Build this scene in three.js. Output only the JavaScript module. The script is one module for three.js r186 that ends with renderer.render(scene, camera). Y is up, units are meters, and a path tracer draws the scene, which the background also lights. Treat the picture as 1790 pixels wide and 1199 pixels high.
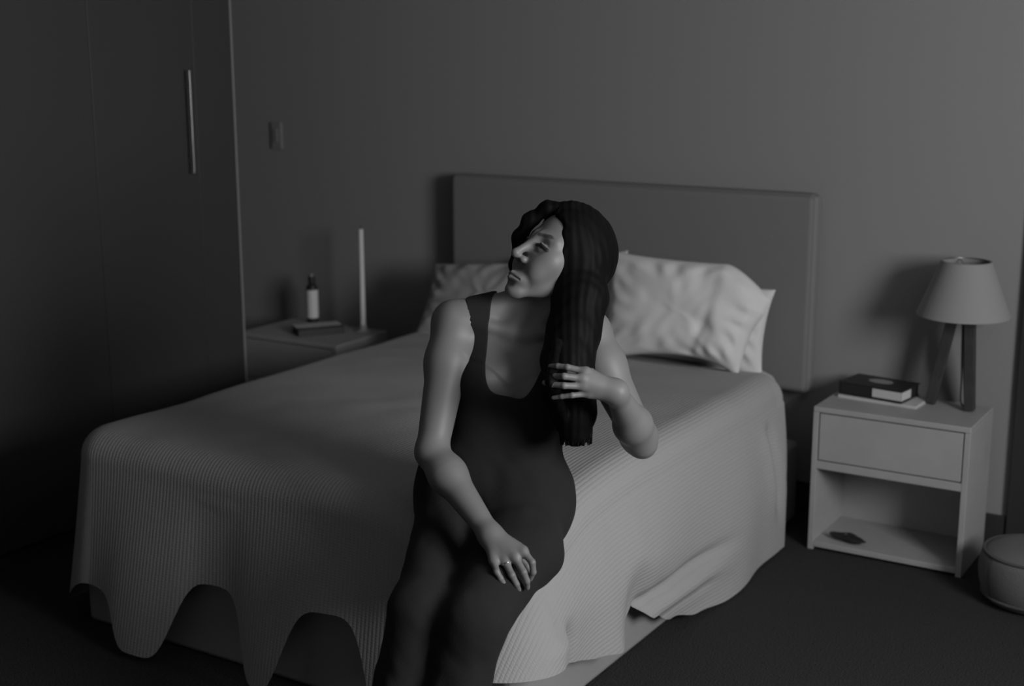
import * as THREE from 'three';
import { RoundedBoxGeometry } from 'three/addons/geometries/RoundedBoxGeometry.js';
import { mergeGeometries, toCreasedNormals } from 'three/addons/utils/BufferGeometryUtils.js';
import { RectAreaLightUniformsLib } from 'three/addons/lights/RectAreaLightUniformsLib.js';

// ---------------------------------------------------------------- camera, light, exposure
const scene = new THREE.Scene();
const camera = new THREE.PerspectiveCamera(28.05, 1790 / 1199, 0.05, 40);
camera.position.set(2.3978, 1.7114, 4.7394);
camera.up.set(-0.1105, 0.9770, -0.1821);
camera.lookAt(2.3978 - 0.514524, 1.7114 - 0.2130577, 4.7394 - 0.830585);
camera.focus = 3.25;
camera.userData.fStop = 2.4;

RectAreaLightUniformsLib.init();
scene.background = new THREE.Color(0.55, 0.55, 0.55);          // overcast evening sky, seen only through the window
const WIN = { z0: 2.0, z1: 3.15, y0: 1.2, y1: 2.25, x: 3.8 };  // the window in the right-hand wall
const daylight = new THREE.RectAreaLight(0xffffff, 21.5, WIN.z1 - WIN.z0, WIN.y1 - WIN.y0);
daylight.position.set(WIN.x - 0.02, (WIN.y0 + WIN.y1) / 2, (WIN.z0 + WIN.z1) / 2);
daylight.lookAt(WIN.x - 3, (WIN.y0 + WIN.y1) / 2, (WIN.z0 + WIN.z1) / 2);
daylight.castShadow = true;
scene.add(daylight);

const renderer = new THREE.WebGLRenderer();
renderer.toneMapping = THREE.LinearToneMapping;
renderer.toneMappingExposure = 1.0;
renderer.shadowMap.enabled = true;

// ---------------------------------------------------------------- helpers
let seed = 7;
const rnd = () => { seed = (seed * 1664525 + 1013904223) >>> 0; return seed / 4294967296; };
const clamp = (v, a, b) => v < a ? a : v > b ? b : v;
const sstep = (a, b, v) => { const t = clamp((v - a) / (b - a), 0, 1); return t * t * (3 - 2 * t); };
const lerp = (a, b, t) => a + (b - a) * t;
const gauss = (d, s) => Math.exp(-d * d / (2 * s * s));
const lookup = (tab, v) => {                       // smooth table lookup
  if (v <= tab[0][0]) return tab[0][1];
  for (let i = 1; i < tab.length; i++) if (v <= tab[i][0]) return lerp(tab[i - 1][1], tab[i][1], sstep(tab[i - 1][0], tab[i][0], v));
  return tab[tab.length - 1][1];
};
const hash = (i, j, k) => { let h = (i * 374761393 + j * 668265263 + k * 2147483647) | 0; h = Math.imul(h ^ (h >>> 13), 1274126177); h ^= h >>> 16; return (h >>> 0) / 4294967295; };
function noise(x, y, z) {
  const i = Math.floor(x), j = Math.floor(y), k = Math.floor(z); let u = x - i, v = y - j, w = z - k;
  u = u * u * (3 - 2 * u); v = v * v * (3 - 2 * v); w = w * w * (3 - 2 * w);
  const L = (a, b, t) => a + (b - a) * t;
  return L(L(L(hash(i, j, k), hash(i + 1, j, k), u), L(hash(i, j + 1, k), hash(i + 1, j + 1, k), u), v),
    L(L(hash(i, j, k + 1), hash(i + 1, j, k + 1), u), L(hash(i, j + 1, k + 1), hash(i + 1, j + 1, k + 1), u), v), w) * 2 - 1;
}
function tex(n, fn, repeat, srgb) {                // grey texture from fn(u, v) in 0..1, tiling
  const d = new Uint8Array(n * n * 4);
  for (let j = 0; j < n; j++) for (let i = 0; i < n; i++) {
    const g = clamp(fn(i / n, j / n), 0, 1) * 255, o = (j * n + i) * 4;
    d[o] = d[o + 1] = d[o + 2] = g; d[o + 3] = 255;
  }
  const t = new THREE.DataTexture(d, n, n); t.wrapS = t.wrapT = THREE.RepeatWrapping; t.magFilter = THREE.LinearFilter; t.minFilter = THREE.LinearMipmapLinearFilter;
  t.generateMipmaps = true; t.repeat.set(repeat, repeat); if (srgb) t.colorSpace = THREE.SRGBColorSpace; t.needsUpdate = true; return t;
}
const tile = (u, v, f, s) => {                     // tiling value noise
  const x = u * f, y = v * f, i = Math.floor(x), j = Math.floor(y); let a = x - i, b = y - j; a = a * a * (3 - 2 * a); b = b * b * (3 - 2 * b);
  const h = (p, q) => hash(((p % f) + f) % f, ((q % f) + f) % f, s);
  return lerp(lerp(h(i, j), h(i + 1, j), a), lerp(h(i, j + 1), h(i + 1, j + 1), a), b);
};
const TAU = Math.PI * 2;
const T = {
  plaster: tex(512, (u, v) => .5 * tile(u, v, 64, 1) + .3 * tile(u, v, 160, 2) + .2 * tile(u, v, 16, 3), 1),
  weave: tex(256, (u, v) => .5 + .22 * Math.sin(u * TAU * 40) * Math.cos(v * TAU * 40) + .3 * (tile(u, v, 80, 4) - .5), 4),
  rib: tex(512, (u, v) => {                        // ribbed cotton: raised cords with a fine cross weave
    const c = Math.abs(Math.sin(u * Math.PI * 20)); return .18 + .62 * Math.pow(c, .7) + .12 * Math.sin(v * TAU * 34) * c + .15 * (tile(u, v, 64, 5) - .5);
  }, 4),
  quilt: tex(512, (u, v) => .35 + .4 * Math.abs(Math.sin((u + v) * Math.PI * 8)) * Math.abs(Math.sin((u - v) * Math.PI * 8)) + .3 * (tile(u, v, 40, 6) - .5), 5),
  carpet: tex(512, (u, v) => .5 * tile(u, v, 120, 7) + .5 * tile(u, v, 250, 8), 2),
  mottle: tex(256, (u, v) => .95 + .05 * (.5 * tile(u, v, 8, 9) + .5 * tile(u, v, 32, 10)), 1, true),
  wood: tex(512, (u, v) => { const w = u * 12 + 1.2 * tile(u, v, 4, 11); return .72 + .2 * tile(u * 1, v * .999, 8, 12) + .1 * Math.sin(w * TAU) + .12 * (tile(u, v, 128, 13) - .5); }, 2, true),
};
const M = (g, o = {}) => new THREE.MeshStandardMaterial({ color: new THREE.Color(g, g, g), roughness: .8, metalness: 0, ...o });
const mat = {
  wall: M(.28, { roughness: .95, bumpMap: T.plaster, bumpScale: .0004 }),
  ceiling: M(.42, { roughness: .95 }),
  floor: M(.022, { roughness: .97, bumpMap: T.carpet, bumpScale: .004 }),
  baseboard: M(.03, { roughness: .6 }),
  darkwood: M(.03, { roughness: .55 }),
  wardrobe: M(.05, { roughness: .42 }),
  handle: M(.35, { roughness: .32, metalness: 1 }),
  headboard: M(.2, { roughness: .95, bumpMap: T.weave, bumpScale: .0012 }),
  base: M(.3, { roughness: .95, bumpMap: T.weave, bumpScale: .001 }),
  mattress: M(.6, { roughness: .95, bumpMap: T.weave, bumpScale: .001 }),
  coverlet: M(.37, { roughness: .95, bumpMap: T.rib, bumpScale: .0016, side: THREE.DoubleSide }),
  blanket: M(.4, { roughness: .95, bumpMap: T.weave, bumpScale: .001, side: THREE.DoubleSide }),
  pillow: M(.7, { roughness: .92, bumpMap: T.weave, bumpScale: .0006 }),
  greyPillow: M(.36, { roughness: .92, bumpMap: T.weave, bumpScale: .0006 }),
  quilt: M(.5, { roughness: .95, bumpMap: T.quilt, bumpScale: .004 }),
  painted: M(.4, { roughness: .5, map: T.mottle }),
  lampwood: M(.07, { roughness: .5, map: T.wood }),
  cord: M(.1, { roughness: .5 }),
  brass: M(.4, { roughness: .35, metalness: 1 }),
  shade: new THREE.MeshPhysicalMaterial({ color: new THREE.Color(.32, .32, .32), roughness: .95, transmission: .15, thickness: 0, bumpMap: T.weave, bumpScale: .0006, side: THREE.DoubleSide }),
  bookDark: M(.018, { roughness: .5 }),
  paper: M(.55, { roughness: .85 }),
  print: M(.32, { roughness: .5 }),
  wax: M(.72, { roughness: .55 }),
  label: M(.72, { roughness: .7 }),
  pouf: M(.13, { roughness: .95, bumpMap: T.weave, bumpScale: .002 }),
  switchPlate: M(.26, { roughness: .5 }),
  skin: new THREE.MeshPhysicalMaterial({ color: 0xffffff, vertexColors: true, roughness: .52, bumpMap: T.plaster, bumpScale: .0002 }),
  dress: M(.014, { roughness: .95, bumpMap: T.weave, bumpScale: .0005 }),
  hair: new THREE.MeshPhysicalMaterial({ color: new THREE.Color(.005, .005, .005), roughness: .6, specularIntensity: .18 }),
  ring: M(.7, { roughness: .2, metalness: 1 }),
  frame: M(.6, { roughness: .5 }),
  glass: new THREE.MeshPhysicalMaterial({ color: 0xffffff, roughness: .02, transmission: 1, thickness: 0 }),
};
const names = {};
function numbered(n) { const k = names[n] = (names[n] ?? -1) + 1; return k ? n + '_' + String(k).padStart(3, '0') : n; }
function shadows(o) { o.traverse(m => { if (m.isMesh) m.castShadow = m.receiveShadow = true; }); return o; }
function thing(name, label, category, pos = [0, 0, 0], turn = 0, group) {
  const o = new THREE.Group(); o.name = numbered(name); o.position.set(...pos); o.rotation.y = turn;
  o.userData = { label, category }; if (group) o.userData.group = group; scene.add(o); return o;
}
function part(name, g, m, parent, label) {
  const o = new THREE.Mesh(Array.isArray(g) ? mergeGeometries(g.map(x => x.index ? x.toNonIndexed() : x)) : g, m); o.name = name; parent.add(o);
  if (label) o.userData.label = label; o.castShadow = o.receiveShadow = true; return o;
}
function single(name, g, m, label, category, group) {
  const o = part(numbered(name), g, m, scene); o.userData = { label, category }; if (group) o.userData.group = group; return o;
}
function struct(name, g, m, label, category) { const o = part(name, g, m, scene); o.userData = { kind: 'structure', label, category }; return o; }
function metreUV(g) {                               // uv in metres by the dominant axis of each normal
  const p = g.attributes.position, n = g.attributes.normal, uv = new Float32Array(p.count * 2);
  for (let i = 0; i < p.count; i++) {
    const ax = Math.abs(n.getX(i)), ay = Math.abs(n.getY(i)), az = Math.abs(n.getZ(i)), x = p.getX(i), y = p.getY(i), z = p.getZ(i);
    if (ax >= ay && ax >= az) { uv[2 * i] = z; uv[2 * i + 1] = y; } else if (ay >= az) { uv[2 * i] = x; uv[2 * i + 1] = z; } else { uv[2 * i] = x; uv[2 * i + 1] = y; }
  }
  g.setAttribute('uv', new THREE.BufferAttribute(uv, 2)); return g;
}
function box(x0, x1, y0, y1, z0, z1, r = 0) {
  const g = r ? new RoundedBoxGeometry(x1 - x0, y1 - y0, z1 - z0, 3, r) : new THREE.BoxGeometry(x1 - x0, y1 - y0, z1 - z0);
  const q = (g.index ? g.toNonIndexed() : g).translate((x0 + x1) / 2, (y0 + y1) / 2, (z0 + z1) / 2); return metreUV(q);
}
function bar(a, b, w, d, r = .003) {                // square bar from a to b
  const A = new THREE.Vector3(...a), B = new THREE.Vector3(...b), g = new RoundedBoxGeometry(w, A.distanceTo(B), d, 2, r);
  const q = new THREE.Quaternion().setFromUnitVectors(new THREE.Vector3(0, 1, 0), B.clone().sub(A).normalize());
  return g.applyQuaternion(q).translate((a[0] + b[0]) / 2, (a[1] + b[1]) / 2, (a[2] + b[2]) / 2);
}
function tube(pts, r, n = 24, rs = 8) { return new THREE.TubeGeometry(new THREE.CatmullRomCurve3(pts.map(p => new THREE.Vector3(...p))), n, r, rs); }
function grid(nu, nv, fn, closed) {                 // fn(i / nu, j / nv) -> [x, y, z, u, v]
  const pos = [], uv = [], idx = [];
  for (let j = 0; j <= nv; j++) for (let i = 0; i <= nu; i++) { const q = fn(i / nu, j / nv); pos.push(q[0], q[1], q[2]); uv.push(q[3] ?? i / nu, q[4] ?? j / nv); }
  for (let j = 0; j < nv; j++) for (let i = 0; i < nu; i++) { const a = j * (nu + 1) + i, b = a + 1, c = a + nu + 1, d = c + 1; idx.push(a, b, c, b, d, c); }
  const g = new THREE.BufferGeometry(); g.setAttribute('position', new THREE.Float32BufferAttribute(pos, 3)); g.setAttribute('uv', new THREE.Float32BufferAttribute(uv, 2)); g.setIndex(idx); g.computeVertexNormals(); return g;
}

// ---------------------------------------------------------------- the room
const XL = -2.3, XR = WIN.x, ZF = 5.6, HC = 2.6, CORNER = 1.478;
struct('floor', box(XL - .15, XR + .15, -.12, 0, -.15, ZF + .15), mat.floor, 'dark carpet floor', 'floor');
struct('ceiling', box(XL - .15, XR + .15, HC, HC + .12, -.15, ZF + .15), mat.ceiling, 'plain ceiling', 'ceiling');
struct('wall_back', box(XL - .15, XR + .15, 0, HC, -.15, 0), mat.wall, 'plain painted wall behind the headboard', 'wall');
struct('wall_left', box(XL - .15, XL, 0, HC, 0, ZF), mat.wall, 'plain painted wall behind the dark wardrobe', 'wall');
struct('wall_front', box(XL - .15, XR + .15, 0, HC, ZF, ZF + .15), mat.wall, 'plain painted wall opposite the headboard', 'wall');
struct('wall_right', [box(XR, XR + .15, 0, WIN.y0, 0, ZF), box(XR, XR + .15, WIN.y1, HC, 0, ZF), box(XR, XR + .15, WIN.y0, WIN.y1, 0, WIN.z0), box(XR, XR + .15, WIN.y0, WIN.y1, WIN.z1, ZF)], mat.wall, 'plain painted wall with the window', 'wall');
struct('baseboard_back', box(XL, CORNER, 0, .112, 0, .014, .004), mat.baseboard, 'dark baseboard under the wall behind the bed', 'baseboard');
{
  const w = new THREE.Group(); w.name = 'window_1'; w.userData = { kind: 'structure', label: 'window letting in soft daylight', category: 'window' }; scene.add(w);
  const x0 = XR + .05, x1 = XR + .1, zm = (WIN.z0 + WIN.z1) / 2;
  part('window_frame', [box(x0, x1, WIN.y0, WIN.y0 + .05, WIN.z0, WIN.z1), box(x0, x1, WIN.y1 - .05, WIN.y1, WIN.z0, WIN.z1), box(x0, x1, WIN.y0 + .05, WIN.y1 - .05, WIN.z0, WIN.z0 + .05), box(x0, x1, WIN.y0 + .05, WIN.y1 - .05, WIN.z1 - .05, WIN.z1), box(x0, x1, WIN.y0 + .05, WIN.y1 - .05, zm - .025, zm + .025)], mat.frame, w);
  part('pane', box(x0 + .022, x0 + .026, WIN.y0 + .05, WIN.y1 - .05, WIN.z0 + .05, zm - .025), mat.glass, w);
  part('pane', box(x0 + .022, x0 + .026, WIN.y0 + .05, WIN.y1 - .05, zm + .025, WIN.z1 - .05), mat.glass, w);
  const d = new THREE.Group(); d.name = 'door_1'; d.userData = { kind: 'structure', label: 'dark wooden door and casing beside the bedside cabinet', category: 'door' }; scene.add(d);
  part('door_casing', [box(CORNER, CORNER + .08, 0, 2.14, 0, .025, .004), box(CORNER + .9, CORNER + .98, 0, 2.14, 0, .025, .004), box(CORNER + .08, CORNER + .9, 2.06, 2.14, 0, .025, .004)], mat.darkwood, d);
  part('door_leaf', box(CORNER + .083, CORNER + .897, .008, 2.057, 0, .012, .003), mat.darkwood, d);
  part('door_handle', [tube([[CORNER + .83, 1.02, .012], [CORNER + .83, 1.02, .06], [CORNER + .72, 1.02, .062]], .009)], mat.handle, d);
}

// ---------------------------------------------------------------- wardrobe on the left
{
  const X = -1.3, Z0 = .782, Z1 = 4.4, H = 2.42;
  const w = thing('wardrobe', 'tall dark built-in wardrobe with slim metal bar handle', 'wardrobe');
  part('carcass', box(XL + .005, X - .022, 0, H, Z0, Z1, .003), mat.wardrobe, w);
  part('end_panel', box(XL + .005, X, 0, H, Z0 - .009, Z0, .002), mat.switchPlate, w, 'pale narrow end panel edge');
  const edges = [.785, .985, 1.47, 1.955, 2.44, 2.925, 3.41, 3.895, 4.39];
  for (let i = 0; i + 1 < edges.length; i++) {
    const d = part(i ? 'door' : 'filler_panel', box(X - .02, X, .06, H - .02, edges[i] + .0008, edges[i + 1] - .0008, .002), mat.wardrobe, w);
    if (i && i % 2) {
      const h = part('handle', [box(X + .026, X + .036, 1.245, 1.62, edges[i] + .05, edges[i] + .06, .003), box(X, X + .03, 1.29, 1.3, edges[i] + .051, edges[i] + .059), box(X, X + .03, 1.56, 1.57, edges[i] + .051, edges[i] + .059)], mat.handle, d, 'slim brushed metal bar handle');
    }
  }
}
{
  const s = thing('light_switch', 'small pale switch plate on the wall above the left nightstand', 'switch', [-1.775, 1.31, 0]);
  part('plate', box(-.03, .03, -.06, .06, 0, .01, .003), mat.switchPlate, s);
  part('rocker', box(-.012, .012, -.03, .03, .01, .015, .002), mat.switchPlate, s);
}

// ---------------------------------------------------------------- bed
const SEAT = [.7, 2.07];
const sag = (x, z) => -.115 * Math.exp(-(((x - SEAT[0]) / .2) ** 2 + ((z - SEAT[1]) / .24) ** 2));
{
  const b = thing('bed', 'upholstered bed with a wide grey padded headboard', 'bed', [0, 0, 0]);
  part('base', box(-.755, .755, .0, .3, .1, 2.1, .02), mat.base, b, 'pale fabric bed base');
  part('headboard', box(-.7775, .7775, .47, 1.1934, .022, .1, .028), mat.headboard, b, 'padded grey fabric headboard');
  for (const s of [-1, 1]) part('headboard_leg', box(s * .45 - .04, s * .45 + .04, 0, .5, .024, .06, .004), mat.darkwood, b);
  // mattress: a rounded slab that gives way under the sitter
  const g = new RoundedBoxGeometry(1.5, .26, 1.98, 8, .05);
  const src = grid(60, 80, (u, v) => [lerp(-.752, .752, u), 0, lerp(.104, 2.098, v)]);
  const top = (x, z) => .565 + sag(x, z);
  const mg = grid(120, 60, (u, v) => {               // ring of the outline, then inwards over the top
    const a = u * TAU, c = Math.cos(a), s = Math.sin(a), n = 8, k = Math.pow(Math.abs(c) ** n + Math.abs(s) ** n, -1 / n);
    const px = .75 * c * k, pz = .995 * s * k; let x, y, z;
    if (v < .3) { const t = v / .3; x = px; z = pz; y = lerp(.302, .52, t); }
    else if (v < .5) { const t = (v - .3) / .2 * Math.PI / 2, ins = .045 * (1 - Math.cos(t)); x = px - c * k * ins; z = pz - s * k * ins; y = .52 + .045 * Math.sin(t); }
    else { const t = (v - .5) / .5; x = (px - c * k * .045) * (1 - t); z = (pz - s * k * .045) * (1 - t); y = .565; }
    z += 1.1; y += sag(x, z) * sstep(.36, .56, y);
    return [x, y, z, x + y, z + y];
  });
  single('mattress', mg, mat.mattress, 'thick pale mattress on the bed base', 'mattress');
}
// a cover that lies on the mattress and hangs over three sides; hem, outward shape and head end differ
function coverGeometry({ zh, yt, grow, hem, out, nU = 520, crease }) {
  const hw = .772 + grow, zf = 2.112 + grow, rc = .12, re = .085, L1 = zf - rc - zh, LA = rc * Math.PI / 2, L2 = 2 * (hw - rc), total = 2 * L1 + 2 * LA + L2;
  const per = s => {
    if (s < L1) return [hw, zh + s, 1, 0];
    s -= L1; if (s < LA) { const a = s / rc; return [hw - rc + rc * Math.cos(a), zf - rc + rc * Math.sin(a), Math.cos(a), Math.sin(a)]; }
    s -= LA; if (s < L2) return [hw - rc - s, zf, 0, 1];
    s -= L2; if (s < LA) { const a = s / rc + Math.PI / 2; return [-(hw - rc) + rc * Math.cos(a), zf - rc + rc * Math.sin(a), Math.cos(a), Math.sin(a)]; }
    s -= LA; return [-hw, zf - rc - s, -1, 0];
  };
  const nT = 34, nE = 8, nS = 60, nV = nT + nE + nS;
  return grid(nU, nV, (u, v) => {
    const s = u * total, [px, pz, nx, nz] = per(s), j = Math.round(v * nV);
    let x, y, z, drop = 0;
    const wob = (x, z) => .004 * noise(x * 3, 2, z * 3) + .0025 * noise(x * 9, 5, z * 9);
    if (j <= nT) {
      const t = 1 - Math.pow(1 - j / nT, 1.3), qx = 0, qz = clamp(pz, zh, zf - hw), ex = px - nx * re, ez = pz - nz * re;
      x = lerp(qx, ex, t); z = lerp(qz, ez, t); y = yt + wob(x, z) + sag(x, z);
      return [x, y, z, x, z];
    }
    const ysag = sag(px - nx * re, pz - nz * re), y0 = yt + wob(px - nx * re, pz - nz * re) + ysag;
    if (j <= nT + nE) {
      const a = (j - nT) / nE * Math.PI / 2; drop = re * a - re;
      x = px - nx * re * (1 - Math.sin(a)); z = pz - nz * re * (1 - Math.sin(a)); y = y0 - re * (1 - Math.cos(a));
      return [x, y, z, px + nx * drop, pz + nz * drop];
    }
    const t = (j - nT - nE) / nS, yh = hem(px, pz, nx, nz, s), yb = y0 - re; y = lerp(yb, yh, t); drop = (yb - y) + .03;
    const o = out(px, pz, nx, nz, t, y, s);
    return [px + nx * o, y, pz + nz * o, px + nx * drop, pz + nz * drop];
  });
}
const dome = (d, s) => Math.exp(-((d / s) ** 4));
const archFoot = x => .25 * dome(x - .235, .135) + .23 * dome(x + .18, .13) + .14 * dome(x + .64, .12);
const hemMain = (px, pz, nx, nz) => {
  const side = lookup([[.43, .012], [.95, .006], [1.12, .02], [1.29, .062], [1.44, .125], [1.55, .19], [1.6, .175], [1.67, .12], [1.78, .14], [1.9, .165], [2.02, .22]], pz);
  const foot = .02 + archFoot(px) + .22 * sstep(.45, .62, px);
  return nx < 0 ? lerp(.06, foot, Math.abs(nz)) : lerp(side, foot, sstep(0, 1, nz));
};
const outMain = (px, pz, nx, nz, t, y, s) => {
  let o = 0; const down = Math.pow(t, 1.1);
  if (nx > 0) {
    const w = nx;
    o += w * (.05 * Math.sin(Math.min(1, t * 1.5) * Math.PI / 2)) * (1 - .85 * sstep(1.15, 1.53, pz) * sstep(1.7, 1.56, pz) * sstep(.5, 1, t));
    const ly = .185;                                    // the long slanting fold low on the side
    o += w * (-.026 * gauss(y - ly, .016) + .022 * gauss(y - ly + .06, .03)) * sstep(.8, 1.2, pz) * sstep(1.57, 1.5, pz);
    o += w * .012 * gauss(y - (ly - .085), .012) * sstep(.95, 1.15, pz) * sstep(1.5, 1.4, pz) * -1;
    o += w * .018 * Math.sin(pz * 9 + y * 3) * down * sstep(.5, .8, pz);
    o -= w * (.034 * gauss(pz - .535 + (.55 - y) * .12, .02) - .014 * gauss(pz - .585 + (.55 - y) * .12, .03)) * sstep(.05, .25, t) * sstep(.85, .45, t);   // fold near the head end
    o += w * (.03 * gauss(pz - 2.0, .05) - .035 * gauss(pz - 1.93, .022)) * sstep(.45, .8, t);
    o += w * .02 * gauss(pz - 1.72, .06) * down;
  }
  if (nz > 0) {
    const a = archFoot(px);
    o += nz * ((.09 - .22 * a) * down + .02 * Math.sin(px * 11) * down);
  }
  if (nx < 0) o += -nx * (.02 + .015 * Math.sin(pz * 13)) * down;
  return Math.max(o, .004 * sstep(0, .15, t));
};
const coverlet = single('coverlet', coverGeometry({ zh: .43, yt: .602, grow: .012, hem: hemMain, out: outMain, nU: 640 }), mat.coverlet,
  'pale ribbed cotton coverlet spread over the bed, hanging to the floor', 'coverlet');
single('blanket', coverGeometry({ zh: .335, yt: .583, grow: 0, hem: (px, pz, nx, nz) => nx > .5 ? lerp(.13, .3, sstep(.6, 1.2, pz)) : .33, out: (px, pz, nx, nz, t) => nx > .5 ? .02 * Math.sin(Math.min(1, t * 1.4) * Math.PI / 2) * sstep(.62, .4, pz) + .004 : .003, nU: 240 }), mat.blanket,
  'plain under-blanket showing past the coverlet by the pillows', 'blanket');

// ---------------------------------------------------------------- pillows
function pillowGeometry(w, h, th, opt = {}) {
  const { pinch = .1, seedv = 1, amp = .012, cuff = 0, sagb = 0, droop = 0 } = opt, n = 64, side = sgn => grid(n, n, (a, b) => {
    const u = -1 + 2 * a, v = -1 + 2 * b, U = Math.sign(u) * (1 - Math.pow(1 - Math.abs(u), 1.25)), V = Math.sign(v) * (1 - Math.pow(1 - Math.abs(v), 1.25));
    let x = w / 2 * U * (1 - pinch * (1 - V * V) * Math.abs(U)), y = h / 2 * V * (1 - pinch * (1 - U * U) * Math.abs(V));
    const prof = Math.pow(Math.max(0, (1 - U * U) * (1 - V * V)), .42), e = sstep(0, .25, (1 - U * U) * (1 - V * V));
    const rad = Math.atan2(v, u), wr = amp * (noise(x * 9 + seedv, y * 9, seedv * 3 + sgn) + .6 * noise(x * 20 + Math.cos(rad) * 2, y * 20, seedv)) * e;
    const rays = amp * .7 * Math.sin(rad * 17 + 3 * noise(x * 6, y * 6, seedv)) * gauss(Math.max(Math.abs(U), Math.abs(V)) - .82, .1) * e;
    let z = sgn * (th / 2 * prof + wr + rays);
    if (cuff) z += sgn * (-.013 * gauss(x - cuff - .06 * V, .014) * sstep(.5, -.3, V) + .009 * sstep(cuff, cuff + .05, x) * e + .006 * Math.sin(y * 40 + x * 8) * gauss(x - cuff, .05)) * e;
    if (sagb) y -= sagb * (1 - U * U) * sstep(.2, -.9, V) * -1;
    if (droop) y -= droop * Math.pow(clamp((U - .45) / .55, 0, 1), 1.4) * Math.max(0, V + .2), x -= droop * .8 * Math.pow(clamp((U - .2) / .8, 0, 1), 1.2) * clamp((.45 - V) / 1.4, 0, 1);
    return [x, y, z, x, y];
  });
  const f = side(1), b = side(-1); b.index.array.reverse(); b.computeVertexNormals();
  return mergeGeometries([f, b]);
}
function pillow(name, geo, m, pos, rot, label, group) {
  const o = single(name, geo, m, label, 'pillow', group); o.position.set(...pos); o.rotation.set(...rot, 'YXZ'); return o;
}
pillow('pillow', pillowGeometry(.6, .4, .17, { pinch: .06, seedv: 3, amp: .006, cuff: .1, sagb: .04, droop: .1 }), mat.pillow, [.4, .772, .35], [-.24, .12, -.02], 'white pillow standing on edge in front, its corner drooping toward the nightstand lamp');
pillow('pillow', pillowGeometry(.52, .32, .13, { pinch: .08, seedv: 5, amp: .006 }), mat.pillow, [.4, .715, .2], [-.16, .02, -.06], 'plain pillow mostly hidden behind the drooping white pillow');
pillow('pillow', pillowGeometry(.46, .34, .13, { pinch: .08, seedv: 9, amp: .008 }), mat.quilt, [-.13, .755, .195], [-.18, .02, .14], 'quilted textured pillow leaning on headboard behind the seated woman');
pillow('pillow', pillowGeometry(.64, .34, .15, { pinch: .08, seedv: 15, amp: .008 }), mat.greyPillow, [-.43, .735, .325], [-.62, -.05, .12], 'grey pillow slumped at the wardrobe side of the bed');

// ---------------------------------------------------------------- bedside cabinets
function nightstand(x0, x1, z0, z1, label) {
  const H = .5095, w = x1 - x0, d = z1 - z0, o = thing('nightstand', label, 'nightstand', [(x0 + x1) / 2, 0, (z0 + z1) / 2], 0, 'matching pair of bedside nightstands');
  const a = -w / 2, b = w / 2, c = -d / 2, e = d / 2, t = .019;
  part('side_panel', box(a, a + t, 0, H - t, c, e, .002), mat.painted, o);
  part('side_panel', box(b - t, b, 0, H - t, c, e, .002), mat.painted, o);
  part('top_panel', box(a, b, H - t, H, c, e, .003), mat.painted, o);
  part('bottom_panel', box(a + t, b - t, .012, .012 + t, c + .006, e, .002), mat.painted, o);
  part('divider', box(a + t, b - t, .292, .32, c + .006, e - .001, .002), mat.painted, o);
  part('back_panel', box(a + t, b - t, .03, H - t, c, c + .006), mat.painted, o);
  part('drawer', box(a + t + .004, b - t - .004, .324, H - t - .004, c + .03, e - .002, .002), mat.painted, o, 'plain flush drawer front without a handle');
  return o;
}
nightstand(.898, 1.42, .074, .378, 'pale one-drawer nightstand with open shelf, carrying the table lamp');
nightstand(-1.62, -1.09, .12, .47, 'pale nightstand by the wardrobe, carrying the tall candle and bottle');

// table lamp
{
  const o = thing('table_lamp', 'table lamp with pale cone shade on a dark wooden tripod', 'lamp', [1.322, .5095, .178]);
  const top = .33;
  for (const [fx, fz, tx, tz] of [[-.096, -.035, -.03, -.004], [.043, .0, .028, .018], [.02, -.095, .006, -.03]]) part('leg', bar([fx, .006, fz], [tx, top, tz], .034, .026), mat.lampwood, o);
  part('collar', new THREE.CylinderGeometry(.042, .042, .02, 24).translate(0, top, 0), mat.lampwood, o);
  part('lamp_socket', new THREE.CylinderGeometry(.017, .017, .06, 20).translate(0, top + .035, 0), mat.brass, o);
  part('bulb', new THREE.SphereGeometry(.03, 20, 14).translate(0, top + .09, 0), mat.label, o);
  part('power_cord', tube([[0, top, -.002], [.002, .25, -.004], [.008, .12, -.006], [.012, .02, -.012], [.02, .006, -.05], [.03, .004, -.1]], .0028), mat.cord, o);
  const y0 = .322, y1 = .505, r0 = .147, r1 = .08, prof = [[r0, y0], [r0 + .0015, y0 + .004], [r1 + .001, y1 - .004], [r1, y1], [r1 - .003, y1], [r1 - .003, y1 - .006], [r0 - .003, y0 + .004], [r0 - .003, y0], [r0, y0]].map(q => new THREE.Vector2(...q));
  const sh = part('lamp_shade', metreUV(new THREE.LatheGeometry(prof, 72)), mat.shade, o, 'pale fabric cone shade');
  const ring = (r, y) => new THREE.TorusGeometry(r, .002, 8, 60).rotateX(Math.PI / 2).translate(0, y, 0);
  part('shade_wire', [ring(r1 - .004, y1 - .002), ring(r0 - .004, y0 + .002), ring(.02, y1 - .02), ...[0, 1, 2].map(i => tube([[.02 * Math.cos(i * 2.1), y1 - .02, .02 * Math.sin(i * 2.1)], [(r1 - .004) * Math.cos(i * 2.1), y1 - .003, (r1 - .004) * Math.sin(i * 2.1)]], .0018, 4, 6))], mat.brass, sh);
}
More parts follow.
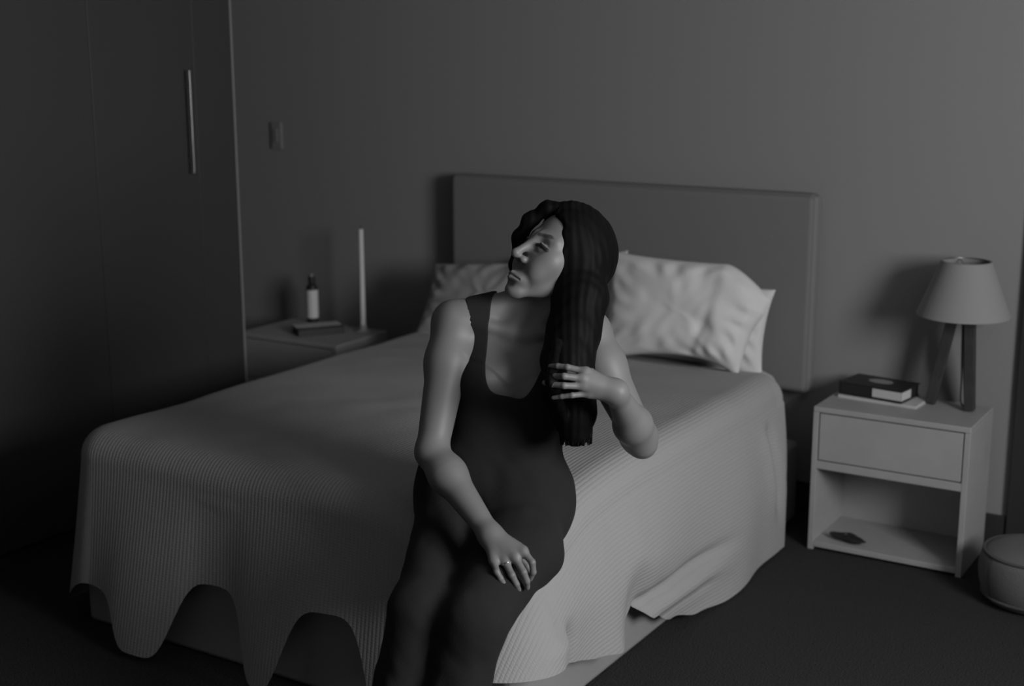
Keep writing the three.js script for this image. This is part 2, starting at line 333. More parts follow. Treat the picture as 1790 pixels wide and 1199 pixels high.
// books on the right nightstand
{
  const m = thing('magazine', 'thin pale magazine lying under the dark book', 'magazine', [1.07, .5095, .165], -.075);
  part('pages', box(-.138, .138, .001, .009, -.075, .062, .001), mat.paper, m);
  part('cover', [box(-.139, .139, .009, .0105, -.076, .063), box(-.139, .139, 0, .001, -.076, .063)], mat.paper, m);
  const b = thing('book', 'thick dark book with pale round print on cover, beside the lamp', 'book', [1.05, .521, .15], -.14);
  const W = .115, D = .075, h = .044;
  part('cover', [box(-W, W, 0, .004, -D, D, .001), box(-W, W, h - .004, h, -D, D, .001), box(-W, -W + .004, .004, h - .004, -D, D)], mat.bookDark, b);
  part('pages', box(-W + .005, W - .004, .004, h - .004, -D + .005, D - .004), mat.bookDark, b);
  const e = new THREE.CylinderGeometry(1, 1, .0006, 48); e.scale(.043, 1, .028); part('cover_print', e.translate(.0, h + .0003, -.012), mat.print, b, 'pale oval print');
  part('spine_label', [box(.01, W - .001, .009, h - .006, D, D + .001), box(W, W + .001, .009, h - .006, .0, D)], mat.paper, b, 'white paper label wrapping the corner');
}
{ // soft pouch on the open shelf
  const g = grid(40, 24, (u, v) => { const a = u * TAU, t = v * Math.PI, r = Math.sin(t); return [.062 * r * Math.cos(a) * (1 + .12 * Math.cos(2 * a)), .011 * Math.cos(t) * (1 + .3 * Math.sin(3 * a)) + .012, .028 * r * Math.sin(a) * (1 + .18 * Math.sin(3 * a)), u, v]; });
  const o = thing('pouch', 'small dark pouch lying on the open shelf of the lamp nightstand', 'pouch', [1.02, .036, .325], -.25); part('body', g, mat.bookDark, o);
  part('flap', g.clone().scale(.6, .5, .7).translate(.035, .008, .004), mat.bookDark, o);
}
{ // rounded pouf on the floor
  const prof = [[0, .004], [.12, .004], [.15, .03], [.165, .08], [.165, .13], [.15, .165], [.1, .188], [.04, .193], [0, .193]].map(q => new THREE.Vector2(...q));
  const o = thing('pouf', 'pale round fabric pouf on dark carpet by the door casing', 'pouf', [1.66, 0, .46]);
  part('cushion', metreUV(new THREE.LatheGeometry(new THREE.SplineCurve(prof).getPoints(40), 64)), mat.pouf, o);
  part('piping', [new THREE.TorusGeometry(.153, .005, 8, 64).rotateX(Math.PI / 2).translate(0, .165, 0), new THREE.TorusGeometry(.152, .005, 8, 64).rotateX(Math.PI / 2).translate(0, .03, 0)], mat.pouf, o);
}
// left nightstand: bottle, candle, book
{
  const B = [-1.494, 0.509, 0.132], o = thing('bottle', 'slim dark-capped bottle with white label on nightstand', 'bottle', [B[0], .5095, B[2]]);
  const pr = [[0, 0], [.024, 0], [.026, .004], [.026, .15], [.02, .165], [.012, .172], [.012, .18], [0, .18]].map(q => new THREE.Vector2(...q));
  part('body', new THREE.LatheGeometry(pr, 40), mat.bookDark, o);
  part('label', new THREE.CylinderGeometry(.0265, .0265, .125, 40, 1, true).translate(0, .082, 0), mat.label, o, 'white paper label');
  part('cap', new THREE.CylinderGeometry(.015, .016, .026, 28).translate(0, .19, 0), mat.bookDark, o, 'dark screw cap');
  part('nozzle', new THREE.CylinderGeometry(.006, .009, .012, 20).translate(0, .209, 0), mat.switchPlate, o);
  const C = [-1.173, 0.509, 0.184], c = thing('candle', 'tall slim pale taper candle standing on nightstand', 'candle', [C[0], .5095, C[2]]);
  part('candle_holder', new THREE.LatheGeometry([[0, 0], [.036, 0], [.037, .004], [.016, .008], [.015, .03], [.0125, .03], [.0125, .01], [0, .01]].map(q => new THREE.Vector2(...q)), 36), mat.painted, c);
  part('wax', new THREE.CylinderGeometry(.0105, .012, .43, 28).translate(0, .225, 0), mat.wax, c, 'long white wax stick');
  part('wick', tube([[0, .44, 0], [.001, .447, 0], [-.003, .454, 0]], .0015, 6, 6), mat.bookDark, c);
  const K = thing('book', 'pale-topped book with dark edges lying by the bottle', 'book', [-1.325, .5095, .30], .95);
  part('cover', [box(-.1, .1, .0, .004, -.06, .06, .001), box(-.1, .1, .026, .03, -.06, .06, .001), box(-.1, .1, .004, .026, .056, .06)], mat.bookDark, K);
  part('pages', box(-.097, .097, .004, .026, -.057, .056), mat.bookDark, K);
  part('jacket', box(-.099, .099, .03, .031, -.059, .02), mat.paper, K, 'pale paper jacket on top');
}
// ---------------------------------------------------------------- the seated person
// signed-distance modelling: tapered capsules and ellipsoids joined by a smooth minimum, meshed with surface nets
const smin = (a, b, k) => { const h = Math.max(k - Math.abs(a - b), 0) / k; return Math.min(a, b) - h * h * k * .25; };
const smax = (a, b, k) => -smin(-a, -b, k);
const cone = (a, b, ra, rb) => { const x = b[0] - a[0], y = b[1] - a[1], z = b[2] - a[2]; return [a[0], a[1], a[2], x, y, z, 1 / (x * x + y * y + z * z + 1e-12), ra, rb - ra]; };
const dCone = (c, x, y, z) => {
  const px = x - c[0], py = y - c[1], pz = z - c[2]; let t = (px * c[3] + py * c[4] + pz * c[5]) * c[6]; t = t < 0 ? 0 : t > 1 ? 1 : t;
  const qx = px - t * c[3], qy = py - t * c[4], qz = pz - t * c[5]; return Math.sqrt(qx * qx + qy * qy + qz * qz) - c[7] - c[8] * t;
};
const dEll = (x, y, z, cx, cy, cz, rx, ry, rz) => {
  const ax = (x - cx) / rx, ay = (y - cy) / ry, az = (z - cz) / rz, k0 = Math.sqrt(ax * ax + ay * ay + az * az), bx = ax / rx, by = ay / ry, bz = az / rz, k1 = Math.sqrt(bx * bx + by * by + bz * bz);
  return k1 < 1e-9 ? -Math.min(rx, ry, rz) : k0 * (k0 - 1) / k1;
};
const dSph = (x, y, z, cx, cy, cz, r) => Math.sqrt((x - cx) ** 2 + (y - cy) ** 2 + (z - cz) ** 2) - r;
function surface(f, lo, hi, h, colour) {
  const B = 8, N = B + 1, n = [0, 1, 2].map(i => Math.ceil((hi[i] - lo[i]) / h / B)), map = new Map(), pos = [], edges = [];
  const key = (i, j, k) => (i * 4096 + j) * 4096 + k, S = new Float32Array(N * N * N), reach = B * h * .95 + .012;
  const C = [[0, 0, 0], [1, 0, 0], [0, 1, 0], [1, 1, 0], [0, 0, 1], [1, 0, 1], [0, 1, 1], [1, 1, 1]], E = [[0, 1], [2, 3], [4, 5], [6, 7], [0, 2], [1, 3], [4, 6], [5, 7], [0, 4], [1, 5], [2, 6], [3, 7]];
  const v = new Float32Array(8);
  for (let bi = 0; bi < n[0]; bi++) for (let bj = 0; bj < n[1]; bj++) for (let bk = 0; bk < n[2]; bk++) {
    const ox = lo[0] + bi * B * h, oy = lo[1] + bj * B * h, oz = lo[2] + bk * B * h;
    if (Math.abs(f(ox + B * h / 2, oy + B * h / 2, oz + B * h / 2)) > reach) continue;
    let o = 0; for (let i = 0; i < N; i++) for (let j = 0; j < N; j++) for (let k = 0; k < N; k++) S[o++] = f(ox + i * h, oy + j * h, oz + k * h);
    for (let i = 0; i < B; i++) for (let j = 0; j < B; j++) for (let k = 0; k < B; k++) {
      let m = 0; for (let c = 0; c < 8; c++) { v[c] = S[((i + C[c][0]) * N + j + C[c][1]) * N + k + C[c][2]]; if (v[c] < 0) m |= 1 << c; }
      if (m === 0 || m === 255) continue;
      let x = 0, y = 0, z = 0, q = 0;
      for (const [a, b] of E) if ((v[a] < 0) !== (v[b] < 0)) { const t = v[a] / (v[a] - v[b]); x += lerp(C[a][0], C[b][0], t); y += lerp(C[a][1], C[b][1], t); z += lerp(C[a][2], C[b][2], t); q++; }
      const gi = bi * B + i, gj = bj * B + j, gk = bk * B + k; map.set(key(gi, gj, gk), pos.length / 3);
      pos.push(ox + (i + x / q) * h, oy + (j + y / q) * h, oz + (k + z / q) * h); edges.push(gi, gj, gk, m);
    }
  }
  const idx = [], quad = (a, b, c, d, flip) => { if (a === undefined || b === undefined || c === undefined || d === undefined) return; flip ? idx.push(a, c, b, a, d, c) : idx.push(a, b, c, a, c, d); };
  for (let e = 0; e < edges.length; e += 4) {
    const i = edges[e], j = edges[e + 1], k = edges[e + 2], m = edges[e + 3], s0 = m & 1, g = (a, b, c) => map.get(key(a, b, c));
    if (s0 !== ((m >> 1) & 1)) quad(g(i, j, k), g(i, j - 1, k), g(i, j - 1, k - 1), g(i, j, k - 1), !s0);
    if (s0 !== ((m >> 2) & 1)) quad(g(i, j, k), g(i, j, k - 1), g(i - 1, j, k - 1), g(i - 1, j, k), !s0);
    if (s0 !== ((m >> 4) & 1)) quad(g(i, j, k), g(i - 1, j, k), g(i - 1, j - 1, k), g(i, j - 1, k), !s0);
  }
  const np = pos.length / 3, nor = new Float32Array(np * 3), uv = new Float32Array(np * 2), col = colour ? new Float32Array(np * 3) : null, e = h * .6;
  for (let i = 0; i < np; i++) {
    const x = pos[3 * i], y = pos[3 * i + 1], z = pos[3 * i + 2];
    let a = f(x + e, y, z) - f(x - e, y, z), b = f(x, y + e, z) - f(x, y - e, z), c = f(x, y, z + e) - f(x, y, z - e); const l = Math.hypot(a, b, c) || 1;
    nor[3 * i] = a / l; nor[3 * i + 1] = b / l; nor[3 * i + 2] = c / l; uv[2 * i] = x + z; uv[2 * i + 1] = y + z * .3;
    if (col) { const g = colour(x, y, z); col[3 * i] = col[3 * i + 1] = col[3 * i + 2] = g; }
  }
  const g = new THREE.BufferGeometry(); g.setAttribute('position', new THREE.Float32BufferAttribute(pos, 3)); g.setAttribute('normal', new THREE.BufferAttribute(nor, 3)); g.setAttribute('uv', new THREE.BufferAttribute(uv, 2));
  if (col) g.setAttribute('color', new THREE.BufferAttribute(col, 3)); g.setIndex(idx); return g;
}
{
  const V = (a, s, b) => [a[0] + s * b[0], a[1] + s * b[1], a[2] + s * b[2]], mid = (a, b, t = .5) => [lerp(a[0], b[0], t), lerp(a[1], b[1], t), lerp(a[2], b[2], t)];
  const nrm = a => { const l = Math.hypot(...a); return a.map(q => q / l); }, dot = (a, b) => a[0] * b[0] + a[1] * b[1] + a[2] * b[2], cross = (a, b) => [a[1] * b[2] - a[2] * b[1], a[2] * b[0] - a[0] * b[2], a[0] * b[1] - a[1] * b[0]];
  // joints, in metres in the room
  const J = {
    shR: [0.5593, 1.045, 2.04], elR: [0.604, 0.7731, 2.203], wrR: [0.8153, 0.6299, 2.277],
    shL: [0.8578, 1.03, 1.907], elL: [1.019, 0.8092, 1.948], wrL: [1.043, 0.9599, 2.118],
    neck: [0.7017, 1.047, 1.951], hipR: [.565, .60, 2.03], hipL: [.735, .60, 2.0], kneeL: [.845, .475, 2.385], kneeR: [.71, .475, 2.41], ankL: [.80, .075, 2.46], ankR: [.68, .075, 2.48], toeL: [.83, .035, 2.6], toeR: [.7, .035, 2.63],
  };
  const L = nrm([J.shL[0] - J.shR[0], 0, J.shL[2] - J.shR[2]]);         // towards her left
  const pel = mid(J.hipR, J.hipL), chestTop = J.neck, U = nrm([chestTop[0] - pel[0], chestTop[1] - pel[1], chestTop[2] - pel[2]]), Lp = nrm(V(L, -dot(L, U), U)), F = cross(Lp, U);
  const sp = (t, f = 0) => V(mid(pel, chestTop, t), f, F);             // a point up the spine, moved forward by f
  const across = (c, w, r) => cone(V(c, -w, Lp), V(c, w, Lp), r, r);
  // torso
  const torso = [
    [cone(J.hipR, J.hipL, .098, .098), .05], [across(V(sp(.12), 0, F), .085, .1), .06], [across(sp(.38, .005), .036, .084), .07], [across(sp(.58, .0), .058, .09), .06],
    [across(sp(.76, -.012), .075, .088), .05], [across(sp(.9, -.02), .1, .056), .05],
    [cone(V(sp(.69, .062), -.068, Lp), V(sp(.68, .068), -.07, Lp), .055, .05), .035], [cone(V(sp(.69, .062), .068, Lp), V(sp(.68, .068), .07, Lp), .055, .05), .035],
    [cone(V(V(J.neck, .052, U), -.028, F), V(J.shR, .014, U), .038, .04), .035], [cone(V(V(J.neck, .052, U), -.028, F), V(J.shL, .014, U), .038, .04), .035],
    // collar bones
    [cone(V(V(sp(.955, .04), -.018, Lp), 0, U), V(V(J.shR, .022, U), .03, F), .011, .011), .02], [cone(V(V(sp(.955, .04), .018, Lp), 0, U), V(V(J.shL, .022, U), .03, F), .011, .011), .02],
  ].map(([c, k]) => ({ c, k }));
  const legs = [
    { c: cone(J.hipR, J.kneeR, .088, .056), k: .05 }, { c: cone(J.hipL, J.kneeL, .088, .056), k: .05 }, { c: cone(J.kneeR, mid(J.kneeR, J.ankR, .3), .052, .053), k: .02 }, { c: cone(J.kneeL, mid(J.kneeL, J.ankL, .3), .052, .053), k: .02 },
    { c: cone(mid(J.kneeR, J.ankR, .3), J.ankR, .053, .034), k: .02 }, { c: cone(mid(J.kneeL, J.ankL, .3), J.ankL, .053, .034), k: .02 }, { c: cone(J.ankR, J.toeR, .036, .024), k: .02 }, { c: cone(J.ankL, J.toeL, .036, .024), k: .02 },
  ];
  // head frame: x to her left, y up, z out of the face
  const camR = [0.85032, -0.00191, -0.52626], camU = [-0.11054, 0.97704, -0.18215], camB = [0.51452, 0.21306, 0.83059];   // directions in the room used to turn the head
  const YAW = 57 * Math.PI / 180, ROLL = 29 * Math.PI / 180, NOD = 0;
  const r2 = V(camR.map(q => q * Math.cos(ROLL)), -Math.sin(ROLL), camU).map((q, i) => camR[i] * Math.cos(ROLL) - camU[i] * Math.sin(ROLL)), u2 = camU.map((q, i) => camU[i] * Math.cos(ROLL) + camR[i] * Math.sin(ROLL));
  let hz = r2.map((q, i) => -Math.sin(YAW) * r2[i] + Math.cos(YAW) * camB[i]), hy = u2.slice();
  { const c = Math.cos(NOD), s = Math.sin(NOD), a = hz.map((q, i) => c * hz[i] - s * hy[i]), b = hy.map((q, i) => c * hy[i] + s * hz[i]); hz = a; hy = b; }
  const hx = cross(hy, hz), HC0 = [0.7828, 1.198, 1.91], HS = 1.08;
  const toHead = (x, y, z) => { const a = (x - HC0[0]) / HS, b = (y - HC0[1]) / HS, c = (z - HC0[2]) / HS; return [a * hx[0] + b * hx[1] + c * hx[2], a * hy[0] + b * hy[1] + c * hy[2], a * hz[0] + b * hz[1] + c * hz[2]]; };
  const fromHead = (x, y, z) => [0, 1, 2].map(i => HC0[i] + HS * (x * hx[i] + y * hy[i] + z * hz[i]));
  const jawC = cone([.048, -.052, -.002], [.012, -.1, .064], .015, .012), lipU = cone([0, -0.073, 0.0975], [0.0225, -0.078, 0.0875], .0058, .003), lipL = cone([0, -0.085, 0.0960], [0.0195, -0.081, 0.088], .0068, .0034),
    seam = cone([0, -0.0787, 0.1040], [0.0245, -0.0803, 0.0895], .0017, .0017), noseC = cone([0, .02, .083], [0, -.031, .1145], .0078, .0086), wing = [.0115, -.0378, .097], browC = cone([.012, .024, .083], [.044, .027, .064], .009, .008),
    lidU = cone([.0165, .004, .0835], [.031, .0105, .0865], .004, .0042), lidU2 = cone([.031, .0105, .0865], [.0445, .0035, .0765], .0042, .0036), lidD = cone([.0165, .003, .083], [.031, -.0035, .0835], .0033, .0035), lidD2 = cone([.031, -.0035, .0835], [.0445, .002, .0765], .0035, .0033);
  const headLocal = (x, y, z) => {
    const ax = Math.abs(x);
    let d = dEll(x, y, z, 0, .045, -.014, .073, .086, .094);
    d = smin(d, dEll(x, y, z, 0, -.012, .028, .058, .078, .06), .03);
    d = smin(d, dCone(jawC, ax, y, z), .03);
    d = smin(d, dSph(x, y, z, 0, -.106, .077, .0145), .028);
    d = smin(d, dSph(ax, y, z, .042, -.014, .052, .024), .03);
    d = smin(d, dEll(ax, y, z, .03, -.045, .066, .022, .026, .02), .025);
    d = smin(d, dCone(browC, ax, y, z), .018);
    d = smax(d, -dSph(ax, y, z, .031, .009, .101, .021), .012);
    d = smin(d, dSph(ax, y, z, .0312, .0035, .0715, .0132), .003);
    d = smin(d, Math.min(dCone(lidU, ax, y, z), dCone(lidU2, ax, y, z)), .004); d = smin(d, Math.min(dCone(lidD, ax, y, z), dCone(lidD2, ax, y, z)), .005);
    d = smin(d, dCone(noseC, x, y, z), .018); d = smin(d, dSph(x, y, z, 0, -.0335, .114, .0084), .008); d = smin(d, dSph(ax, y, z, ...wing, .0066), .012);
    d = smax(d, -dSph(ax, y, z, .0066, -.0455, .1025, .0036), .004);
    d = smin(d, dEll(x, y, z, 0, -.0775, .079, .029, .018, .018), .014);
    d = smin(d, dCone(lipU, ax, y, z), .006); d = smin(d, dCone(lipL, ax, y, z), .005); d = smax(d, -dCone(seam, ax, y, z), .003);
    d = smax(d, -dEll(x, y, z, 0, -.0965, .1, .016, .005, .009), .01);
    d = smin(d, smax(dEll(ax, y, z, .073, -.002, -.012, .009, .03, .018), -dEll(ax, y, z, .081, 0, -.008, .006, .018, .01), .006), .008);
    return d;
  };
  const neckC = cone(V(V(J.neck, -.02, U), -.022, F), fromHead(0, -.045, -.03), .056, .05);
  const sternoR = cone(V(V(sp(.955, .035), -.016, Lp), 0, U), fromHead(-.055, -.03, -.03), .012, .014), sternoL = cone(V(V(sp(.955, .035), .016, Lp), 0, U), fromHead(.055, -.03, -.03), .012, .014);
  // arms and hands
  const armSet = (s, e, w, bulge) => [{ c: cone(s, mid(s, e, .3), .052, .05), k: .03 }, { c: cone(mid(s, e, .3), e, .05, .037), k: .03 }, { c: cone(e, mid(e, w, .28), .037, .0405), k: .02 }, { c: cone(mid(e, w, .28), w, .0405, .0235), k: .03 }];
  const olec = cone(J.elL, [1.027, 0.7846, 1.94], .032, .022);
  const armR = armSet(J.shR, J.elR, J.wrR), armL = [...armSet(J.shL, J.elL, J.wrL), { c: olec, k: .035 }];
  const fingers = list => list.map(([pts, r]) => pts.slice(1).map((q, i) => cone(pts[i], q, r * (1 - .1 * i), r * (1 - .1 * (i + 1)))));
  const handR = {
    c: [0.879, 0.5819, 2.294], palm: [[[0.8163, 0.6306, 2.279], [0.8996, 0.6099, 2.277], .021, .0125], [[0.8163, 0.6306, 2.279], [0.8878, 0.599, 2.292], .022, .0125], [[0.8163, 0.6306, 2.279], [0.8672, 0.5901, 2.302], .021, .012], [[0.8144, 0.6281, 2.28], [0.8473, 0.5893, 2.316], .018, .011], [[0.8209, 0.6238, 2.271], [0.8795, 0.6065, 2.266], .018, .014]].map(q => cone(...q)),
    fingers: fingers([[[[0.8996, 0.6099, 2.277], [0.9284, 0.5917, 2.285], [0.929, 0.5677, 2.281], [0.9195, 0.5483, 2.278]], .0088], [[[0.8878, 0.599, 2.292], [0.9176, 0.573, 2.304], [0.9224, 0.5502, 2.297], [0.9187, 0.5316, 2.289]], .009], [[[0.8672, 0.5901, 2.302], [0.8958, 0.5661, 2.317], [0.9027, 0.5433, 2.309], [0.903, 0.5267, 2.3]], .0086], [[[0.8473, 0.5893, 2.316], [0.8686, 0.5755, 2.337], [0.8787, 0.5615, 2.337], [0.8832, 0.5501, 2.332]], .008], [[[0.8277, 0.617, 2.263], [0.8698, 0.5885, 2.25], [0.8964, 0.5645, 2.252], [0.9096, 0.5488, 2.254]], .0095]]),
  };
  const handL = {
    c: [0.9718, 0.9811, 2.162], palm: [[[1.043, 0.9599, 2.118], [0.9889, 1.006, 2.157], .02, .0115], [[1.043, 0.9599, 2.118], [0.989, 0.9927, 2.17], .021, .012], [[1.043, 0.9599, 2.118], [0.992, 0.9763, 2.17], .02, .0115], [[1.044, 0.9545, 2.115], [0.9999, 0.9579, 2.158], .018, .0105], [[1.024, 0.9662, 2.11], [0.9912, 0.9935, 2.135], .016, .013]].map(q => cone(...q)),
    fingers: fingers([[[[0.9889, 1.006, 2.157], [0.9545, 1.016, 2.178], [0.9303, 1.016, 2.179], [0.909, 1.012, 2.175]], .0078], [[[0.989, 0.9927, 2.17], [0.959, 1.001, 2.201], [0.9332, 0.9963, 2.196], [0.9141, 0.9899, 2.183]], .0082], [[[0.992, 0.9763, 2.17], [0.9612, 0.981, 2.205], [0.9329, 0.9801, 2.206], [0.9072, 0.9788, 2.197]], .008], [[[0.9999, 0.9579, 2.158], [0.9727, 0.9572, 2.189], [0.95, 0.9528, 2.195], [0.9294, 0.9479, 2.197]], .007], [[[1.016, 0.9749, 2.106], [0.9695, 0.9904, 2.095], [0.936, 0.9894, 2.098], [0.9166, 0.9833, 2.106]], .0092]]),
  };
  const dHand = (h, x, y, z) => {
    const far = dSph(x, y, z, h.c[0], h.c[1], h.c[2], .12); if (far > .04) return far;
    let p = 1; for (const c of h.palm) p = smin(p, dCone(c, x, y, z), .014);
    let d = p; for (const f of h.fingers) { let q = 1; for (const c of f) q = smin(q, dCone(c, x, y, z), .003); d = Math.min(d, smin(p, q, .009)); }
    return d;
  };
  const dArm = (a, x, y, z) => { let d = 1; for (const p of a) d = smin(d, dCone(p.c, x, y, z), p.k); return d; };
  const dTorso = (x, y, z) => { let d = 1; for (const p of torso) d = smin(d, dCone(p.c, x, y, z), p.k); return d; };
  const dLegs = (x, y, z) => { const a = Math.min; let l = 1, r = 1; for (let i = 0; i < 8; i += 2) { r = smin(r, dCone(legs[i].c, x, y, z), .02); l = smin(l, dCone(legs[i + 1].c, x, y, z), .02); } return smin(l, r, .012); };
  const dHead = (x, y, z) => { const far = dSph(x, y, z, HC0[0], HC0[1], HC0[2], .17); if (far > .05) return far; const q = toHead(x, y, z); return headLocal(q[0], q[1], q[2]) * HS; };
  const dNeck = (x, y, z) => smin(smin(dCone(neckC, x, y, z), dCone(sternoR, x, y, z), .02), dCone(sternoL, x, y, z), .02);
  const armJoin = (d, a, s, hand, x, y, z) => { const q = Math.min(1, 1), r = Math.hypot(x - s[0], y - s[1], z - s[2]), k = .006 + .034 * sstep(.17, .07, r); return smin(d, smin(dArm(a, x, y, z), dHand(hand, x, y, z), .02), k); };
  const bodyD = (x, y, z) => {
    let d = smin(dTorso(x, y, z), dLegs(x, y, z), .04);
    d = smin(d, dNeck(x, y, z), .03); d = smin(d, dHead(x, y, z), .018);
    d = armJoin(d, armR, J.shR, handR, x, y, z); return armJoin(d, armL, J.shL, handL, x, y, z);
  };
  // pigment: lips, brows, lashes, iris
  const lashA = cone([.017, .0045, .0865], [.031, .0078, .0905], .0022, .003), lashB = cone([.031, .0078, .0905], [.048, .003, .078], .003, .0026), brA = cone([.014, .0275, .094], [.036, .0335, .08], .0017, .0019), brB = cone([.036, .0335, .08], [.051, .0265, .062], .0019, .0008);
  const tone = (x, y, z) => {
    let g = .205; const q = toHead(x, y, z), ax = Math.abs(q[0]);
    if (dSph(x, y, z, HC0[0], HC0[1], HC0[2], .16) < 0 && q[2] > 0) {
      const lip = Math.min(dCone(lipU, ax, q[1], q[2]), dCone(lipL, ax, q[1], q[2])); g = lerp(.2, g, sstep(.0005, .0035, lip));
      const br = Math.min(dCone(brA, ax, q[1], q[2]), dCone(brB, ax, q[1], q[2])); g = lerp(.06, g, sstep(.0008, .0045, br));
      const eye = dSph(ax, q[1], q[2], .0312, .0035, .0715, .0132);
      if (eye < .0012) { const ir = Math.hypot(ax - .034, q[1] - .0035); g = ir < .0068 ? .01 : .2; }
      const la = Math.min(dCone(lashA, ax, q[1], q[2]), dCone(lashB, ax, q[1], q[2])); g = lerp(.02, g, sstep(.001, .003, la));
    }
    return g;
  };
  // body below the neck on a 2.6 mm grid, head on a 1.7 mm grid, meeting inside the neck
  const nk = fromHead(0, -.075, -.02), cut = (x, y, z) => (x - nk[0]) * hy[0] + (y - nk[1]) * hy[1] + (z - nk[2]) * hy[2];
  const gate = (x, y, z) => smax(-cut(x, y, z), dSph(x, y, z, HC0[0], HC0[1], HC0[2], .16), .001);          // inside: the head's own grid
  const bodyG = surface((x, y, z) => Math.max(bodyD(x, y, z), -(gate(x, y, z) + .004)), [.35, 0, 1.75], [1.2, 1.3, 2.75], .0027, tone);
  const headG = surface((x, y, z) => Math.max(bodyD(x, y, z), gate(x, y, z)), [HC0[0] - .2, HC0[1] - .2, HC0[2] - .2], [HC0[0] + .2, HC0[1] + .2, HC0[2] + .2], .0017, tone);
  const her = thing('person', 'woman in black sleeveless dress seated on the bed corner, touching her long dark hair', 'person', [.69, 0, 2.1]);
  const off = g => g.translate(-.69, 0, -2.1);
  part('body', off(mergeGeometries([bodyG, headG])), mat.skin, her);
  // the dress: torso and legs grown by a few millimetres, cut by the neckline and the armholes; the skirt spans both legs
  const kneeM = mid(J.kneeR, J.kneeL), ankM = mid(J.ankR, J.ankL);
  const hipOut = [0.8317, 0.5556, 2.147], skirt = [cone(J.hipL, hipOut, .093, .078), cone(hipOut, J.kneeL, .078, .062), cone(J.hipR, J.kneeR, .093, .062), cone(J.hipL, J.kneeL, .093, .062), cone(J.kneeR, V(J.ankR, .1, [0, 1, 0]), .062, .075), cone(J.kneeL, V(J.ankL, .1, [0, 1, 0]), .062, .075)];
  const dSkirt = (x, y, z) => { let d = 1; for (const c of skirt) d = smin(d, dCone(c, x, y, z), .042); const a = Math.atan2(z - kneeM[2], x - kneeM[0]); return d - .006 * Math.sin(a * 9 + y * 6) * sstep(.5, .2, y) - .0025 * noise(x * 22, y * 14, z * 22); };
  const dressD = (x, y, z) => {
    const px = x - J.neck[0], py = y - J.neck[1], pz = z - J.neck[2], a = px * Lp[0] + py * Lp[1] + pz * Lp[2], b = px * U[0] + py * U[1] + pz * U[2], c = px * F[0] + py * F[1] + pz * F[2], aa = Math.abs(a - .004);
    let d = smin(dTorso(x, y, z) - .0065, dNeck(x, y, z) + .02, .01); d = smin(d, dSkirt(x, y, z), .05);
    const rk = Math.hypot(x - J.shR[0], y - J.shR[1], z - J.shR[2]);
    const bn = lerp(-.165, -.1, sstep(.03, -.06, c)) + .3 * Math.pow(aa / .093, 4.2), bs = .3 * 4.2 / .093 * Math.pow(aa / .093, 3.2);
    const neckCut = (b - bn) / Math.sqrt(1 + bs * bs);
    const aw = .122 + .03 * sstep(-.02, .05, b) + .5 * sstep(-.075, -.2, b);
    const armCut = (aa - aw) * .22;
    const fold = .002 * noise(a * 30 + b * 12, b * 26, c * 20) * sstep(-.15, -.3, b);
    d -= fold; return Math.max(d, neckCut, armCut, .07 - y);
  };
  part('dress', off(surface(dressD, [.35, 0, 1.75], [1.15, 1.25, 2.75], .0042)), mat.dress, her, 'black sleeveless dress with scooped neckline');
  // hair: a cap over the skull, a long fall down her left side, and loose strands at the ends
  const fall = [[[0.7848, 1.277, 1.865], .062], [[0.8196, 1.205, 1.898], .063], [[0.8507, 1.124, 1.936], .061], [[0.8589, 1.05, 1.98], .058], [[0.8657, 0.9896, 2.021], .056], [[0.8848, 0.9282, 2.043], .052], [[0.9027, 0.8712, 2.053], .046], [[0.9071, 0.8323, 2.06], .034]];
  const fallC = fall.slice(1).map((q, i) => cone(fall[i][0], q[0], fall[i][1], q[1]));
  const backC = [cone(fromHead(-.01, .03, -.06), fromHead(-.02, -.1, -.075), .068, .06), cone(fromHead(-.02, -.1, -.075), V(V(J.neck, -.09, U), -.11, F), .06, .05)];
  const lockC = [cone([0.8761, 1.044, 2.085], [0.9116, 1.005, 2.169], .012, .01), cone([0.9116, 1.005, 2.169], [0.9272, 0.9841, 2.203], .01, .011), cone([0.9272, 0.9841, 2.203], [0.9195, 0.9465, 2.167], .011, .012), cone([0.9195, 0.9465, 2.167], [0.9011, 0.8754, 2.1], .012, .012)];
  const wp = [[[.004, .116, .05], .012], [[-.03, .09, .081], .014], [[-.055, .05, .09], .016], [[-.07, .005, .083], .015], [[-.076, -.05, .05], .017], [[-.074, -.12, 0], .02]].map(([p, r]) => [fromHead(...p), r]);
  const wispC = wp.slice(1).map((q, i) => cone(wp[i][0], q[0], wp[i][1], q[1]));
  const part0 = cone(fromHead(.012, .118, .045), fromHead(.012, .14, -.02), .002, .002);
  const hairD = (x, y, z) => {
    const q = toHead(x, y, z), ax = q[0];
    let d = 1;
    if (dSph(x, y, z, HC0[0], HC0[1], HC0[2], .2) < .05) {
      let cap = dEll(q[0], q[1], q[2], 0, .044, -.013, .081, .094, .101) * HS;
      const line = ax > 0 ? lookup([[-.12, .0], [-.03, .03], [.03, .043], [.06, .052], [.095, .068], [.13, .085]], q[1]) : lookup([[-.12, .0], [-.03, .02], [.03, .032], [.06, .042], [.095, .056], [.13, .075]], q[1]);
      d = smax(cap, (q[2] - line - .0012 * Math.sin(q[1] * 160) - .010) * HS, .01); d = smax(d, dCone(part0, x, y, z) * -1 + .0, .006);
      for (const c of wispC) d = smin(d, dCone(c, x, y, z), .02);
    }
    let f = 1; for (const c of fallC) f = smin(f, dCone(c, x, y, z), .03);
    f = smax(f, (q[2] - .045 + .35 * Math.min(0, q[1] + .08) * 2) * HS * .8, .02);                        // keep the fall off the cheek
    d = smin(d, f, .03); for (const c of backC) d = smin(d, dCone(c, x, y, z), .04);
    let l = 1; for (const c of lockC) l = smin(l, dCone(c, x, y, z), .01); d = smin(d, l, .012);
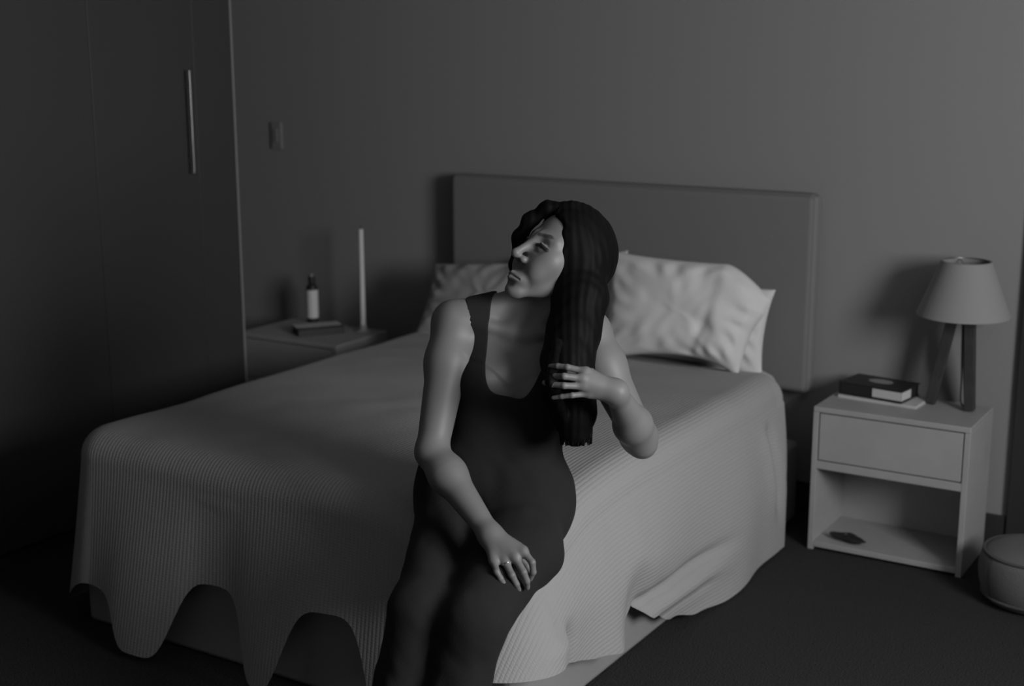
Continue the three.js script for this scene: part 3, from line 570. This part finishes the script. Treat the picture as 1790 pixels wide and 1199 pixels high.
    const a = (x - HC0[0]) * .85 - (z - HC0[2]) * .53, b = (x - HC0[0]) * .51 + (z - HC0[2]) * .83;        // strands run downwards
    const r = Math.sin(a * 330 + 5 * noise(y * 9, a * 12, 3)) * .5 + Math.sin(b * 290 + 5 * noise(y * 8, b * 12, 8)) * .5;
    return d - .0011 * r - .002 * noise(a * 26, y * 5, b * 26);
  };
  const hairG = surface(hairD, [HC0[0] - .28, .78, HC0[2] - .3], [HC0[0] + .36, 1.42, HC0[2] + .36], .0031);
  const strands = [], lowC = fall[fall.length - 3][0], endC = fall[fall.length - 1][0];
  for (let i = 0; i < 260; i++) {
    const a = rnd() * TAU, r = Math.sqrt(rnd()) * .043, ca = Math.cos(a) * r, sa = Math.sin(a) * r * .7, w = rnd() * .02 - .004;
    const p0 = V(V(lowC, ca, camR), sa, camB), p1 = V(V(fall[6][0], ca * .98, camR), sa, camB), p2 = V(V(V(endC, ca * .85 + .004, camR), sa * .9, camB), -.028 + w, camU);
    strands.push(tube([p0, p1, p2], 0.0009 + rnd() * .0009, 8, 5).toNonIndexed());
  }
  for (let i = 0; i < 0; i++) {                                      // a few fly-away strands over the crown and down the side
    const a = (rnd() - .5) * 1.6, e = .02 + rnd() * .06, p = [];
    for (let k = 0; k <= 6; k++) { const t = k / 6 * 2.1; p.push(fromHead(Math.sin(t) * .083 + .003, .046 + Math.cos(t) * .098, -.02 + a * .06 + .01 * Math.sin(t * 2))); }
    strands.push(tube(p, .0012, 14, 4).toNonIndexed());
  }
  part('hair', off(mergeGeometries([hairG.toNonIndexed(), ...strands])), mat.hair, her, 'long straight dark hair falling over one shoulder');
  const rg = new THREE.TorusGeometry(.0096, .0016, 10, 28), rp = mid(handR.fingers[2][0].slice(0, 3), V(handR.fingers[2][0].slice(0, 3), 1, handR.fingers[2][0].slice(3, 6)), .3);
  rg.applyQuaternion(new THREE.Quaternion().setFromUnitVectors(new THREE.Vector3(0, 0, 1), new THREE.Vector3(...nrm(handR.fingers[2][0].slice(3, 6))))).translate(...rp);
  part('finger_ring', off(rg), mat.ring, her, 'thin shiny ring');
}

renderer.render(scene, camera);
